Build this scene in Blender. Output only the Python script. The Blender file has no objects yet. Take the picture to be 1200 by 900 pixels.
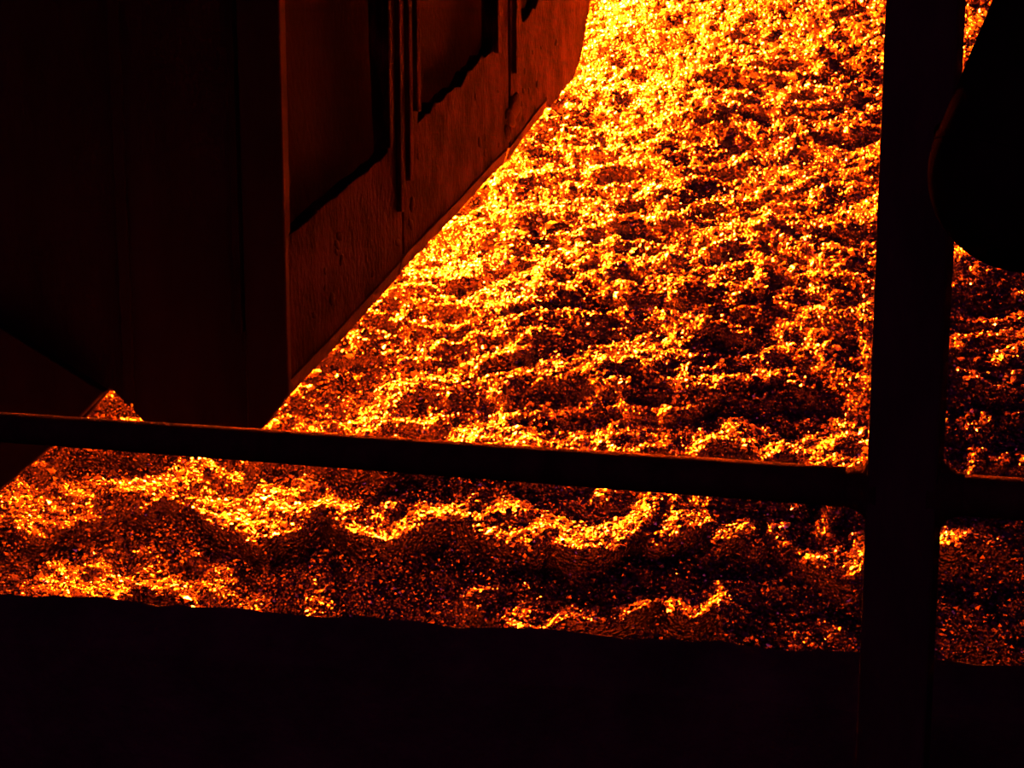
import bpy, bmesh, math, random
import numpy as np
from mathutils import Vector, Matrix

random.seed(7)
rng = np.random.default_rng(11)
sc = bpy.context.scene
COL = sc.collection

# ------------------------------------------------------------------ camera
cam_d = bpy.data.cameras.new('camera')
cam_d.sensor_width = 36.0
cam_d.lens = 45.0
cam_d.clip_start = 0.05
cam_d.clip_end = 200
cam = bpy.data.objects.new('camera', cam_d)
cam.location = (0, 0, 1.6)
cam.rotation_euler = (math.radians(82), 0, 0)
COL.objects.link(cam)
sc.camera = cam

# ------------------------------------------------------------------ world, exposure
w = bpy.data.worlds.new('world')
sc.world = w
w.use_nodes = True
bg = w.node_tree.nodes['Background']
bg.inputs['Color'].default_value = (0.45, 0.02, 0.5, 1)      # faint purple ambient added to lift the blacks
bg.inputs['Strength'].default_value = 0.03
sc.view_settings.view_transform = 'Standard'
sc.view_settings.look = 'None'
sc.view_settings.gamma = 1
sc.view_settings.use_curve_mapping = False
sc.view_settings.exposure = 0.0

sc.cycles.max_bounces = 3
sc.cycles.diffuse_bounces = 2
sc.cycles.glossy_bounces = 1

# dim fill light added behind the camera to lift the near surfaces
ld = bpy.data.lights.new('near_fill', 'POINT')
ld.energy = 90
ld.color = (1.0, 0.10, 0.45)
ld.shadow_soft_size = 1.2
lo = bpy.data.objects.new('near_fill', ld)
lo.location = (-1.2, -1.8, 3.0)
COL.objects.link(lo)

MOLTEN = (1.0, 0.056, 0.0006)        # colour of the molten slag's glow
STREAM_POWER = 40000.0

# ------------------------------------------------------------------ helpers
def nodes_of(name):
    m = bpy.data.materials.new(name)
    m.use_nodes = True
    nt = m.node_tree
    return m, nt, nt.nodes['Principled BSDF']

def steel(name, c0, c1, rough=0.6, scale=6.0, stretch=0.25, bump=0.3, spec=0.4, metal=0.0):
    """worn, sooty steel or plaster: two colours mixed by a streaky noise, fine relief"""
    m, nt, p = nodes_of(name)
    tc = nt.nodes.new('ShaderNodeTexCoord')
    mp = nt.nodes.new('ShaderNodeMapping')
    mp.inputs['Scale'].default_value = (1, 1, stretch)
    n1 = nt.nodes.new('ShaderNodeTexNoise')
    n1.inputs['Scale'].default_value = scale
    n1.inputs['Detail'].default_value = 8
    n1.inputs['Roughness'].default_value = 0.65
    rp = nt.nodes.new('ShaderNodeValToRGB')
    rp.color_ramp.elements[0].position = 0.35
    rp.color_ramp.elements[1].position = 0.68
    rp.color_ramp.elements[0].color = (*c0, 1)
    rp.color_ramp.elements[1].color = (*c1, 1)
    n2 = nt.nodes.new('ShaderNodeTexNoise')
    n2.inputs['Scale'].default_value = scale * 7
    n2.inputs['Detail'].default_value = 5
    b = nt.nodes.new('ShaderNodeBump')
    b.inputs['Strength'].default_value = bump
    b.inputs['Distance'].default_value = 0.02
    L = nt.links.new
    L(tc.outputs['Object'], mp.inputs['Vector'])
    L(mp.outputs['Vector'], n1.inputs['Vector'])
    L(mp.outputs['Vector'], n2.inputs['Vector'])
    L(n1.outputs['Fac'], rp.inputs['Fac'])
    L(rp.outputs['Color'], p.inputs['Base Color'])
    L(n2.outputs['Fac'], b.inputs['Height'])
    L(b.outputs['Normal'], p.inputs['Normal'])
    p.inputs['Roughness'].default_value = rough
    p.inputs['Specular IOR Level'].default_value = spec
    p.inputs['Metallic'].default_value = metal
    return m

def tag(o, label=None, cat=None, group=None, kind=None):
    if label: o['label'] = label
    if cat: o['category'] = cat
    if group: o['group'] = group
    if kind: o['kind'] = kind
    return o

def empty(name, loc=(0, 0, 0), rz=0.0):
    o = bpy.data.objects.new(name, None)
    o.location = loc
    o.rotation_euler = (0, 0, rz)
    COL.objects.link(o)
    return o

def link(name, bm, mat, parent=None, smooth=False, bevel=0.0, segs=2):
    me = bpy.data.meshes.new(name)
    bmesh.ops.recalc_face_normals(bm, faces=bm.faces[:])
    bm.to_mesh(me)
    bm.free()
    me.materials.append(mat)
    for p in me.polygons:
        p.use_smooth = smooth
    o = bpy.data.objects.new(name, me)
    COL.objects.link(o)
    if parent: o.parent = parent
    if bevel:
        md = o.modifiers.new('edge', 'BEVEL')
        md.width = bevel
        md.segments = segs
        md.limit_method = 'ANGLE'
    return o

def box(bm, lo, hi, mtx=None):
    vs = [bm.verts.new((x, y, z)) for x in (lo[0], hi[0]) for y in (lo[1], hi[1]) for z in (lo[2], hi[2])]
    for f in ((0, 1, 3, 2), (4, 6, 7, 5), (0, 4, 5, 1), (2, 3, 7, 6), (0, 2, 6, 4), (1, 5, 7, 3)):
        bm.faces.new([vs[i] for i in f])
    if mtx is not None:
        bmesh.ops.transform(bm, matrix=mtx, verts=vs)
    return vs

def slab(bm, pts, y0, y1):
    """a plate: outline pts (x, z) carried from y0 to y1"""
    a = [bm.verts.new((x, y0, z)) for x, z in pts]
    b = [bm.verts.new((x, y1, z)) for x, z in pts]
    bm.faces.new(a)
    bm.faces.new(b[::-1])
    n = len(pts)
    for i in range(n):
        bm.faces.new((a[i], b[i], b[(i + 1) % n], a[(i + 1) % n]))

def tube(bm, path, radii, seg=16, cap=True):
    rings = []
    P = [Vector(p) for p in path]
    for i, p in enumerate(P):
        t = (P[min(i + 1, len(P) - 1)] - P[max(i - 1, 0)]).normalized()
        s = t.cross(Vector((0, 0, 1)))
        if s.length < 1e-3: s = t.cross(Vector((1, 0, 0)))
        s.normalize()
        u = s.cross(t)
        r = radii[i] if hasattr(radii, '__len__') else radii
        rings.append([bm.verts.new(p + (s * math.cos(a) + u * math.sin(a)) * r)
                      for a in [2 * math.pi * k / seg for k in range(seg)]])
    for a, b in zip(rings, rings[1:]):
        for k in range(seg):
            bm.faces.new((a[k], a[(k + 1) % seg], b[(k + 1) % seg], b[k]))
    if cap:
        bm.faces.new(rings[0])
        bm.faces.new(rings[-1][::-1])

def lathe(bm, prof, seg=40):
    rings = []
    for r, z in prof:
        if r < 1e-5:
            rings.append([bm.verts.new((0, 0, z))])
        else:
            rings.append([bm.verts.new((r * math.cos(2 * math.pi * k / seg), r * math.sin(2 * math.pi * k / seg), z)) for k in range(seg)])
    for a, b in zip(rings, rings[1:]):
        for k in range(seg):
            k2 = (k + 1) % seg
            if len(a) == 1 and len(b) == 1: continue
            if len(a) == 1: bm.faces.new((a[0], b[k], b[k2]))
            elif len(b) == 1: bm.faces.new((a[k], a[k2], b[0]))
            else: bm.faces.new((a[k], a[k2], b[k2], b[k]))

# ------------------------------------------------------------------ noise for the slag bank
_G = rng.uniform(0, 2 * np.pi, (256, 256))
_GX, _GY = np.cos(_G), np.sin(_G)
def pn(x, y):
    """2D gradient noise, about -0.7..0.7"""
    xi = np.floor(x).astype(int); yi = np.floor(y).astype(int)
    xf = x - xi; yf = y - yi
    def g(a, b):
        i = (xi + a) & 255; j = (yi + b) & 255
        return _GX[i, j] * (xf - a) + _GY[i, j] * (yf - b)
    u = xf * xf * xf * (xf * (xf * 6 - 15) + 10)
    v = yf * yf * yf * (yf * (yf * 6 - 15) + 10)
    return (g(0, 0) * (1 - u) + g(1, 0) * u) * (1 - v) + (g(0, 1) * (1 - u) + g(1, 1) * u) * v
def fbm(x, y, o=4, gain=0.5):
    r = 0; a = 1.0
    for k in range(o):
        r = r + a * pn(x * 2 ** k + 17.3 * k, y * 2 ** k + 9.1 * k)
        a *= gain
    return r
def sstep(a, b, x):
    t = np.clip((x - a) / (b - a), 0, 1)
    return t * t * (3 - 2 * t)

SLOPE = math.radians(42)
CS, SN = math.cos(SLOPE), math.sin(SLOPE)
def bank_height(x, s):
    """height of the slag surface over the plane of the bank; s runs up the slope"""
    wx = x + 0.35 * fbm(x * 0.6 + 3, s * 0.8 + 5, 2)
    ws = s + 0.22 * fbm(x * 0.7 + 31, s * 0.9 + 12, 3)
    low = 1 - sstep(1.0, 2.8, s)
    # long lapping flow ridges
    r1 = 1 - 2.2 * np.abs(pn(wx * 0.55 + 4, ws * 1.9 + 2))
    r2 = 1 - 2.2 * np.abs(pn(wx * 1.3 + 40, ws * 4.2 + 22))
    r3 = 1 - 2.2 * np.abs(pn(wx * 3.0 + 70, ws * 7.5 + 52))
    h = 0.13 * r1 + 0.075 * r2 + 0.035 * r3
    h = h + 0.16 * fbm(x * 0.7 + 8, s * 0.7 + 3, 3) + 0.085 * fbm(x * 4.2 + 1, s * 5.6 + 2, 3)
    # lapping ledges: flat tops, steep fronts; broad swollen ones along the toe, shallow ones above
    def ledge(ph, edge=0.19):
        f = ph - np.floor(ph)
        return np.where(f < edge, sstep(0, edge, f), 1 - (f - edge) / (1 - edge))
    b1 = np.abs(pn(wx * 1.7 + 13, s * 0.9 + 7))
    b2 = np.abs(pn(wx * 2.3 + 33, ws * 2.2 + 17))
    big = ledge((s + 0.36) * 1.35 + 0.9 * b1 + 0.6 * fbm(x * 0.5 + 2, s * 0.5 + 9, 2)) * (0.75 + 0.8 * pn(x * 0.6 + 5, s * 0.9 + 1))
    fine = ledge(s * 2.6 + 0.9 * np.abs(pn(wx * 1.2 + 3, s * 1.1)) + 1.1 * fbm(x * 0.55 + 20, s * 0.6 + 4, 3))
    h = h * (1 - 0.5 * low) + low * ((0.19 + 0.12 * (1 - sstep(0.7, 1.7, s))) * big + 0.20 * b2 - 0.12) + (1 - low) * 0.05 * fine * (0.6 + 1.4 * pn(x * 0.5 + 60, s * 0.5 + 2))
    roll = np.clip(0.3 + 0.24 * np.clip(x + 1.6, 0, None) - s, 0, None)          # the toe rolls over and drops away
    h = h - 0.13 * roll ** 2
    return h
def bank_point(x, s, h):
    return np.stack([x, 10 + s * CS - h * SN, -1.5 + s * SN + h * CS], -1)

def mesh_np(name, verts, tris, mat, smooth=False):
    me = bpy.data.meshes.new(name)
    nv, nf = len(verts), len(tris)
    k = tris.shape[1]
    me.vertices.add(nv)
    me.vertices.foreach_set('co', verts.astype(np.float32).ravel())
    me.loops.add(nf * k)
    me.loops.foreach_set('vertex_index', tris.astype(np.int32).ravel())
    me.polygons.add(nf)
    me.polygons.foreach_set('loop_start', np.arange(0, nf * k, k, dtype=np.int32))
    me.polygons.foreach_set('use_smooth', np.full(nf, smooth, dtype=bool))
    me.update(calc_edges=True)
    me.materials.append(mat)
    o = bpy.data.objects.new(name, me)
    COL.objects.link(o)
    return o

# ------------------------------------------------------------------ materials
def slag_material(name, base, rough, bump, metal):
    m, nt, p = nodes_of(name)
    L = nt.links.new
    tc = nt.nodes.new('ShaderNodeTexCoord')
    n = nt.nodes.new('ShaderNodeTexNoise')
    n.inputs['Scale'].default_value = 3.0
    n.inputs['Detail'].default_value = 6
    rp = nt.nodes.new('ShaderNodeValToRGB')
    rp.color_ramp.elements[0].position = 0.3
    rp.color_ramp.elements[1].position = 0.7
    rp.color_ramp.elements[0].color = (*[c * 0.6 for c in base], 1)
    rp.color_ramp.elements[1].color = (*base, 1)
    L(tc.outputs['Object'], n.inputs['Vector'])
    L(n.outputs['Fac'], rp.inputs['Fac'])
    L(rp.outputs['Color'], p.inputs['Base Color'])
    p.inputs['Roughness'].default_value = rough
    p.inputs['Specular IOR Level'].default_value = 0.9
    p.inputs['IOR'].default_value = 1.7
    p.inputs['Metallic'].default_value = metal
    if bump:
        v = nt.nodes.new('ShaderNodeTexVoronoi')
        v.inputs['Scale'].default_value = 34
        b = nt.nodes.new('ShaderNodeBump')
        b.inputs['Strength'].default_value = 0.9
        b.inputs['Distance'].default_value = bump
        L(tc.outputs['Object'], v.inputs['Vector'])
        L(v.outputs['Distance'], b.inputs['Height'])
        L(b.outputs['Normal'], p.inputs['Normal'])
    return m
M_CRUST = slag_material('slag_crust', (0.12, 0.105, 0.09), 0.28, 0.02, 0.92)
M_GRAIN = slag_material('slag_grain', (0.32, 0.28, 0.24), 0.19, 0, 0.97)
M_SIDE = steel('scaled_hood_steel', (0.002, 0.0016, 0.0023), (0.018, 0.011, 0.021), 0.9, 4.5, 0.4, 1.0, 0.03)
_rp = [n for n in M_SIDE.node_tree.nodes if n.type == 'VALTORGB'][0]
_rp.color_ramp.elements[0].position = 0.42
_rp.color_ramp.elements[1].position = 0.60
M_LIP = steel('lit_lip_steel', (0.010, 0.008, 0.011), (0.026, 0.019, 0.028), 0.9, 6.0, 0.6, 0.6, 0.03)  # lighter than the plates: the lip's brighter lighting is put into its colour
M_RECESS = steel('recess_dark_steel', (0.004, 0.0035, 0.004), (0.010, 0.008, 0.010), 0.9, 4.0, 0.5, 0.3, 0.05)  # shade of the openings put into the colour; the splashes share it
M_FRONT = steel('dark_painted_steel', (0.008, 0.007, 0.008), (0.014, 0.013, 0.014), 0.9, 3.0, 0.2, 0.2, 0.05)
M_RAIL = steel('railing_steel', (0.008, 0.007, 0.005), (0.018, 0.016, 0.011), 0.9, 25.0, 0.6, 0.15, 0.03)
M_POST = steel('post_steel', (0.012, 0.011, 0.011), (0.02, 0.018, 0.018), 0.9, 18.0, 0.3, 0.15, 0.03)
M_HOUSING = steel('housing_steel', (0.003, 0.003, 0.003), (0.006, 0.006, 0.006), 0.95, 14.0, 1.0, 0.1, 0.0)
M_FLOOR = steel('sooty_concrete', (0.012, 0.011, 0.012), (0.03, 0.028, 0.03), 0.9, 2.0, 1.0, 0.4, 0.05)
M_KERB = steel('kerb_concrete', (0.015, 0.014, 0.016), (0.035, 0.032, 0.034), 0.9, 5.0, 1.0, 0.5, 0.05)
M_MOLTEN, _nt, _p = nodes_of('molten_slag')
_p.inputs['Base Color'].default_value = (0.02, 0.01, 0.005, 1)
_p.inputs['Emission Color'].default_value = (*MOLTEN, 1)
_p.inputs['Emission Strength'].default_value = STREAM_POWER

# ------------------------------------------------------------------ platform (floor) and kerb
EDGE_L, EDGE_R = Vector((-9.0, 6.32, 0)), Vector((7.0, 2.95, 0))       # pit edge of the platform
ed = (EDGE_R - EDGE_L).normalized()
en = Vector((-ed.y, ed.x, 0))                                            # towards the pit
bm = bmesh.new()
a = [EDGE_L, EDGE_R, Vector((7, -2.5, 0)), Vector((-9, -2.5, 0))]
top = [bm.verts.new(p) for p in a]
bot = [bm.verts.new(p - Vector((0, 0, 0.3))) for p in a]
bm.faces.new(top); bm.faces.new(bot[::-1])
for i in range(4):
    bm.faces.new((top[i], bot[i], bot[(i + 1) % 4], top[(i + 1) % 4]))
floor = link('floor', bm, M_FLOOR)
tag(floor, 'dark sooty concrete platform floor below the glowing bank', 'floor', kind='structure')

PAR_L, PAR_R = Vector((-1.074, 2.60, 0.80)), Vector((0.904, 2.17, 0.80))   # far top edge of the parapet
pd = (PAR_R - PAR_L).normalized()
pnv = Vector((-pd.y, pd.x, 0))                                           # towards the pit
bm = bmesh.new()
n = 160
rows = []
for i in range(n + 1):
    c = PAR_L + pd * (-2.6 + 7.2 * i / n)
    j = lambda k: 0.004 * math.sin(i * 0.9 + k * 2.1) + random.uniform(-0.003, 0.003)
    rows.append([bm.verts.new(c + pnv * d + Vector((0, 0, z))) for d, z in
                 ((-0.10, -0.80), (-0.10 + j(0), -0.075), (-0.085 + j(1), j(2) - 0.055), (-0.02 + j(3), j(4)), (0.0 + j(5), -0.012), (0.0, -0.80))])
for a, b in zip(rows, rows[1:]):
    for k in range(6):
        bm.faces.new((a[k], b[k], b[(k + 1) % 6], a[(k + 1) % 6]))
bm.faces.new(rows[0][::-1]); bm.faces.new(rows[-1])
par = link('wall_front', bm, M_KERB, smooth=False)
tag(par, 'dark low concrete parapet wall along the bottom of the view', 'wall', kind='structure')

bm = bmesh.new()
box(bm, (-12, 3.5, -3.0), (12, 11.5, -2.75))
pit = link('floor_pit', bm, M_FLOOR)
tag(pit, 'black floor of the pit in front of the slag bank', 'floor', kind='structure')

# ------------------------------------------------------------------ slag bank
NX, NS = 520, 420
X0, X1, S0, S1 = -8.0, 8.0, -1.7, 10.5
gx, gs = np.meshgrid(np.linspace(X0, X1, NX), np.linspace(S0, S1, NS))
V = bank_point(gx, gs, bank_height(gx, gs)).reshape(-1, 3)
idx = np.arange(NX * NS).reshape(NS, NX)
Q = np.stack([idx[:-1, :-1], idx[:-1, 1:], idx[1:, 1:], idx[1:, :-1]], -1).reshape(-1, 4)
bank = mesh_np('slag_bank', V, Q, M_CRUST, smooth=True)
tag(bank, 'steep bank of glassy slag glinting yellow and red behind the rail', 'slag bank', kind='stuff')

def grains(count):
    x = np.empty(0); s = np.empty(0)
    while len(x) < count:                      # spread over the part of the bank that can be looked at
        cx = rng.uniform(-7.2, 7.4, count); cs = rng.uniform(-1.2, 9.3, count)
        yy = 10 + cs * CS
        ok = (np.abs(cx) < 0.44 * yy + 0.2)
        ok &= ~((cx < -0.9) & (cs > 4.6))      # buried under the hood
        x = np.concatenate([x, cx[ok]]); s = np.concatenate([s, cs[ok]])
    x, s = x[:count], s[:count]
    r = np.exp(rng.normal(math.log(0.0155), 0.33, count)) * (0.82 + 0.032 * np.clip(s, 0, 9))
    r = np.clip(r, 0.007, 0.042)
    h = bank_height(x, s)
    c = bank_point(x, s, h + r * rng.uniform(-0.1, 0.55, count))
    t = (1 + 5 ** 0.5) / 2
    ico = np.array([(-1, t, 0), (1, t, 0), (-1, -t, 0), (1, -t, 0), (0, -1, t), (0, 1, t), (0, -1, -t), (0, 1, -t), (t, 0, -1), (t, 0, 1), (-t, 0, -1), (-t, 0, 1)], float)
    ico /= np.linalg.norm(ico[0])
    fc = np.array([(0, 11, 5), (0, 5, 1), (0, 1, 7), (0, 7, 10), (0, 10, 11), (1, 5, 9), (5, 11, 4), (11, 10, 2), (10, 7, 6), (7, 1, 8), (3, 9, 4), (3, 4, 2), (3, 2, 6), (3, 6, 8), (3, 8, 9), (4, 9, 5), (2, 4, 11), (6, 2, 10), (8, 6, 7), (9, 8, 1)])
    q = rng.normal(size=(count, 4)); q /= np.linalg.norm(q, axis=1, keepdims=True)
    a, b, cc, d = q.T
    Rm = np.stack([1 - 2 * (cc * cc + d * d), 2 * (b * cc - a * d), 2 * (b * d + a * cc),
                   2 * (b * cc + a * d), 1 - 2 * (b * b + d * d), 2 * (cc * d - a * b),
                   2 * (b * d - a * cc), 2 * (cc * d + a * b), 1 - 2 * (b * b + cc * cc)], -1).reshape(-1, 3, 3)
    v = ico[None] * rng.uniform(0.7, 1.3, (count, 12, 1)) * rng.uniform(0.65, 1.35, (count, 1, 3))
    v = np.einsum('nij,nkj->nki', Rm, v) * r[:, None, None]
    v[:, :, 0] *= 1.25                          # lumps drawn out along the flow
    v += c[:, None, :]
    f = fc[None] + (np.arange(count) * 12)[:, None, None]
    return v.reshape(-1, 3), f.reshape(-1, 3)
gv, gf = grains(125000)
gr = mesh_np('slag_grains', gv, gf, M_GRAIN)
gr.parent = bank
tag(gr, 'small glassy slag lumps strewn over the bank', kind='stuff')

# ------------------------------------------------------------------ molten slag running down behind the hood
def on_bank(x, s, up):
    return Vector((x, 10 + s * CS - up * SN, -1.5 + s * SN + up * CS))
bm = bmesh.new()
path = [on_bank(0.5, 10.3, 1.9), on_bank(0.2, 9.4, 1.7), on_bank(-0.4, 8.3, 1.3), on_bank(-1.1, 6.9, 1.05), on_bank(-1.8, 5.6, 1.0), on_bank(-2.5, 4.4, 1.05), on_bank(-3.0, 3.5, 1.05), on_bank(-3.3, 2.9, 1.0)]
tube(bm, path, [0.46, 0.46, 0.36, 0.22, 0.15, 0.12, 0.10, 0.09], seg=8)
stream = link('molten_slag_stream', bm, M_MOLTEN, smooth=True)
tag(stream, 'bright molten slag stream hidden behind the steel hood', 'molten slag')

# ------------------------------------------------------------------ steel hood on the left
# side wall frame: local x runs along the wall (0 = near corner), local -y faces the bank on the right
hood = empty('furnace_hood', (-1.487, 8.26, -0.288))
HK = 1.18                                      # the hood is drawn at 1 : 1.18
tag(hood, 'huge dark steel hood with a scaled, dimly lit red side wall', 'furnace hood')
SIDE = Matrix.Rotation(math.atan2(5, 2), 4, 'Z')
def hood_part(name, bm, mat, **k):
    bmesh.ops.scale(bm, vec=(HK, HK, HK), verts=bm.verts[:])
    return link(name, bm, mat, hood, **k)
def side_part(name, bm, mat, parent=hood, **k):
    bmesh.ops.scale(bm, vec=(HK, HK, HK), verts=bm.verts[:])
    o = link(name, bm, mat, None, **k)
    o.parent = parent
    if parent is hood: o.matrix_local = SIDE
    return o

def rough_line(pts, step, amp):
    out = []
    for (x0, z0), (x1, z1) in zip(pts, pts[1:]):
        k = max(1, int(math.hypot(x1 - x0, z1 - z0) / step))
        for i in range(k):
            f = i / k
            a = amp if 0 < f else amp * 0.3
            out.append((x0 + (x1 - x0) * f + random.uniform(-a, a), z0 + (z1 - z0) * f + random.uniform(-a, a)))
    out.append(pts[-1])
    return out

# three scaled plates; lower edge climbs with the bank, upper edge is ragged
low1 = rough_line([(0.0, 0.53), (0.06, 0.60), (0.60, 0.85), (1.478, 1.24)], 0.12, 0.010)
up1 = rough_line([(1.478, 6.0), (1.235, 6.0), (1.235, 2.6), (1.285, 1.93)], 9, 0.0)[:3] + rough_line([(1.285, 1.93), (1.0, 1.79), (0.63, 1.65), (0.08, 1.43), (-0.02, 1.39)], 0.1, 0.012)
low2 = rough_line([(1.502, 1.25), (1.53, 1.28), (2.43, 1.655), (2.99, 1.905), (3.33, 2.04)], 0.12, 0.014)
up2 = [(3.26, 6.0), (3.02, 6.0)] + rough_line([(3.02, 2.79), (2.86, 2.66), (2.80, 2.68), (2.49, 2.48), (2.13, 2.32), (1.73, 2.13)], 0.07, 0.03) + [(1.715, 6.0), (1.515, 6.0)]
low3 = rough_line([(3.375, 2.05), (3.71, 2.235), (4.15, 2.45), (4.25, 2.39), (4.47, 2.50), (4.84, 2.69), (5.03, 2.86), (5.16, 3.11), (5.30, 3.42), (5.36, 6.0)], 0.12, 0.014)
up3 = [(4.40, 6.0)] + rough_line([(4.15, 3.28), (3.85, 3.15), (3.62, 3.02)], 0.08, 0.03) + [(3.54, 3.10), (3.52, 6.0), (3.315, 6.0)]
for lo_, up_ in ((low1, up1), (low2, up2), (low3, up3)):
    bm = bmesh.new()
    slab(bm, lo_ + up_, 0.0, 0.10)
    side_part('side_plate', bm, M_SIDE, bevel=0.008)
# backing sheet seen in the openings
bm = bmesh.new()
slab(bm, [(-0.1, 0.9), (1.5, 1.4), (3.4, 2.15), (4.4, 2.65), (4.95, 3.15), (5.1, 4.2), (-0.1, 6.0)], 0.20, 0.24)
side_part('recessed_sheet', bm, M_RECESS)
for x0, x1, zb in ((1.44, 1.56, 1.25), (3.24, 3.44, 2.02)):
    bm = bmesh.new()
    box(bm, (x0, 0.101, zb), (x1, 0.14, 6.0))
    side_part('seam_backing', bm, M_RECESS)
# bent lip along the lower edge
for k, pts in enumerate(([(0.10, 0.53), (0.65, 0.76), (1.478, 1.13)], [(1.502, 1.14), (1.58, 1.19), (2.48, 1.56), (3.04, 1.81), (3.33, 1.92)], [(3.375, 1.93), (3.76, 2.14), (4.22, 2.37)])):
    bm = bmesh.new()
    rows = []
    for i, (x, z) in enumerate(pts):
        rows.append([bm.verts.new((x, 0.09, z - 0.012)), bm.verts.new((x, 0.045, z - 0.012)), bm.verts.new((x - 0.05, -0.012, z + 0.10)), bm.verts.new((x - 0.06, 0.09, z + 0.12))])
    for a, b in zip(rows, rows[1:]):
        for j in range(4):
            bm.faces.new((a[j], b[j], b[(j + 1) % 4], a[(j + 1) % 4]))
    bm.faces.new(rows[0][::-1]); bm.faces.new(rows[-1])
    side_part('bottom_lip', bm, M_LIP, bevel=0.006)
# slag splashes caked on the plates
bm = bmesh.new()
spots = [(3.44, 2.36, 0.09), (3.36, 2.26, 0.07), (3.52, 2.30, 0.06), (3.30, 2.14, 0.05), (1.62, 1.60, 0.035), (1.60, 1.47, 0.03), (2.75, 2.05, 0.03), (4.4, 2.95, 0.03), (0.55, 1.05, 0.03)]
spots += [(t, 0.52 + 0.42 * t + random.uniform(0.2, 0.75), random.uniform(0.012, 0.028)) for t in [random.uniform(0.2, 4.4) for _ in range(26)]]
for t, z, rad in spots:
    mt = Matrix.Translation((t, 0.0, z)) @ Matrix.Rotation(random.uniform(0, 3), 4, 'Y') @ Matrix.Diagonal((1.0, 0.35, 1.5, 1.0))
    vs = bmesh.ops.create_icosphere(bm, subdivisions=2, radius=rad, matrix=mt)['verts']
    for v in vs:
        v.co.x += random.uniform(-0.2, 0.2) * rad
        v.co.z += random.uniform(-0.2, 0.2) * rad
sp = side_part('slag_splash', bm, M_RECESS, smooth=True)
tag(sp, kind='stuff')
# stiffening ribs beside the openings
for x0, x1, zb in ((1.25, 1.31, 1.95), (1.40, 1.455, 1.55), (1.535, 1.585, 1.75), (1.65, 1.705, 2.2), (3.03, 3.10, 2.72), (3.40, 3.50, 2.6)):
    bm = bmesh.new()
    box(bm, (x0, -0.035, zb), (x1, 0.02, 6.0))
    side_part('rib', bm, M_SIDE, bevel=0.006)
# corner column and front sheets, facing the camera
bm = bmesh.new()
slab(bm, [(0.03, 0.56), (0.03, 6.2), (-0.20, 6.2), (-0.20, 0.32), (-0.11, 0.38)], -0.02, 0.16)
hood_part('corner_column', bm, M_FRONT, bevel=0.012)
fx = [-0.21, -0.86, -1.62, -2.5, -3.6]
for i, (a, b) in enumerate(zip(fx, fx[1:])):
    bm = bmesh.new()
    if i == 0:
        pts = [(a, 0.32), (a, 6.2), (b + 0.012, 6.2), (b + 0.012, 0.464), (-0.84, 0.455), (-0.72, 0.32)]
    elif i == 1:
        pts = [(a, 0.476), (a, 6.2), (b + 0.012, 6.2), (b + 0.012, 0.32), (-1.20, 0.32), (-0.97, 0.59)]
    else:
        pts = [(a, 0.32), (a, 6.2), (b + 0.012, 6.2), (b + 0.012, 0.32)]
    slab(bm, pts, 0.03, 0.09)
    hood_part('front_sheet', bm, M_FRONT, bevel=0.008)
for x in (-0.86, -1.62, -2.5):
    bm = bmesh.new()
    box(bm, (x - 0.03, 0.0, 0.505), (x + 0.03, 0.03, 6.2))
    hood_part('cover_strip', bm, M_FRONT, bevel=0.006)
# raking support leg at the left
bm = bmesh.new()
slab(bm, [(-0.965, 0.585), (-1.29, 0.265), (-1.60, 0.01), (-3.55, -1.9), (-3.55, -2.085), (-4.2, -2.085), (-4.2, -1.6), (-2.0, 0.62), (-1.6, 1.0)], -0.10, 0.0)
hood_part('support_leg', bm, M_FRONT, bevel=0.01)

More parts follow.
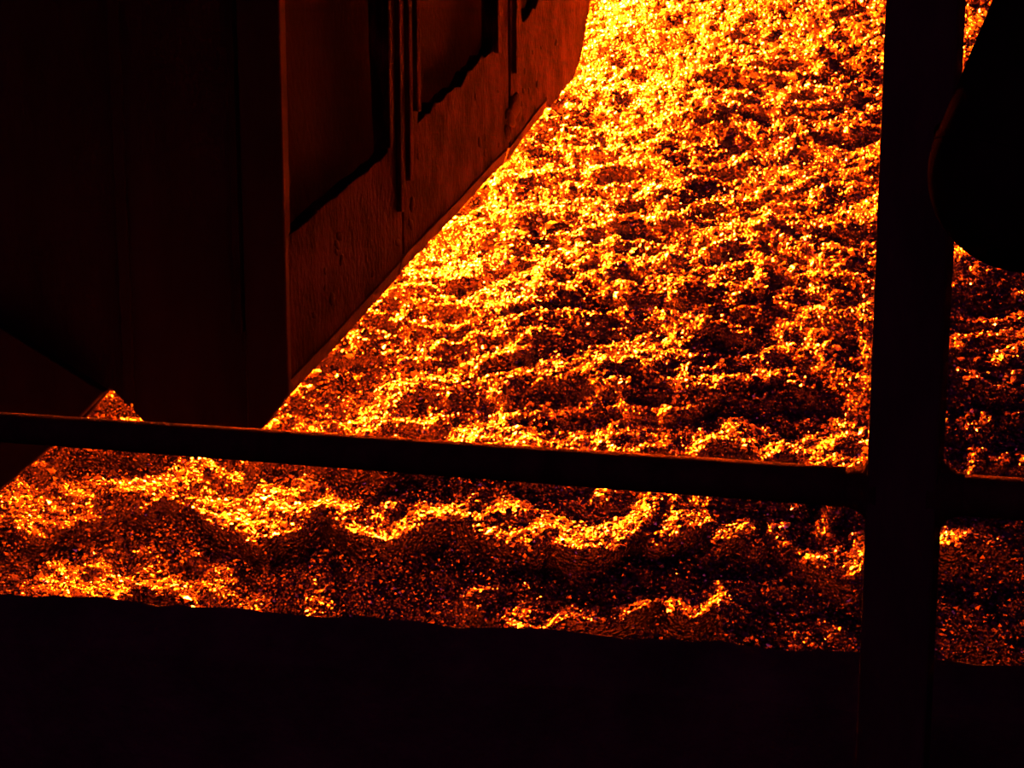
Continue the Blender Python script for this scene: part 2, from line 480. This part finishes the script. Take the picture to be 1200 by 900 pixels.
# ------------------------------------------------------------------ guard rail with post
PX, PY = 0.497, 1.585
rail_l = Vector((-0.88, 2.165, 1.216)); rail_r = Vector((0.432, 1.585, 1.240))
rd = (rail_r - rail_l).normalized()
guard = empty('guard_railing', (PX, PY, 0.0))
tag(guard, 'dark steel guard railing crossing in front of the glowing bank', 'railing')
yaw = math.atan2(rd.y, rd.x)
bm = bmesh.new()
box(bm, (-0.042, -0.042, 0.01), (0.042, 0.042, 3.2), Matrix.Rotation(yaw, 4, 'Z'))
link('post', bm, M_POST, guard, bevel=0.006, segs=3)
bm = bmesh.new()
box(bm, (-0.09, -0.09, 0.0), (0.09, 0.09, 0.012), Matrix.Rotation(yaw, 4, 'Z'))
link('base_plate', bm, M_POST, guard, bevel=0.003)
o0 = Vector((PX, PY, 0))
t_post = (Vector((PX, PY, 0)) - rail_l).dot(rd)
pc = rail_l + rd * t_post                       # where the rail's line passes the post
shift = Vector((PX - pc.x, PY - pc.y, 0))
for t0, t1 in ((-1.4, t_post - 0.03), (t_post + 0.03, t_post + 1.2)):
    bm = bmesh.new()
    a_, b_ = rail_l + rd * t0 + shift - o0, rail_l + rd * t1 + shift - o0
    tube(bm, [a_ + (b_ - a_) * k / 24 for k in range(25)], 0.0262, seg=28)
    link('rail', bm, M_RAIL, guard, smooth=True)
for sgn in (-1, 1):                             # welded joints
    bm = bmesh.new()
    c = pc + shift - o0
    st = [0.030, 0.044, 0.048, 0.054, 0.062, 0.072]
    rr = [0.044, 0.042, 0.037, 0.032, 0.0285, 0.0262]
    tube(bm, [c + rd * (sgn * s) for s in st], rr, seg=28)
    link('weld', bm, M_RAIL, guard, smooth=True)

# ------------------------------------------------------------------ round housing at the right edge
hs = empty('round_housing', (0.5313, 1.3175, 1.6336))
tag(hs, 'black round-bottomed housing before the post, cut off by right edge', 'housing')
R = 0.104
bm = bmesh.new()
prof = [(0.0, -R)] + [(R * math.sin(a), -R * math.cos(a)) for a in [math.radians(d) for d in range(8, 97, 8)]]
prof += [(R * 0.975, 0.06), (R * 0.93, 0.16), (R * 0.88, 0.30), (R * 0.86, 0.34), (R * 0.80, 0.345), (R * 0.80, 0.30), (0.0, 0.28)]
lathe(bm, prof, 48)
tilt = Matrix.Rotation(math.radians(18), 4, 'Y')
sh = link('shell', bm, M_HOUSING, hs, smooth=True)
sh.matrix_local = tilt
bm = bmesh.new()
lathe(bm, [(R * 0.97, 0.0), (R * 1.008, 0.002), (R * 1.008, 0.010), (R * 0.97, 0.012)], 48)
bd = link('seam_band', bm, M_HOUSING, hs, smooth=False)
bd.matrix_local = tilt
bm = bmesh.new()
tube(bm, [(0.0, 0.06, 0.05), (-0.01, 0.15, 0.05), (-0.02, 0.222, 0.05)], 0.014, seg=12)
link('bracket', bm, M_HOUSING, hs, smooth=True)
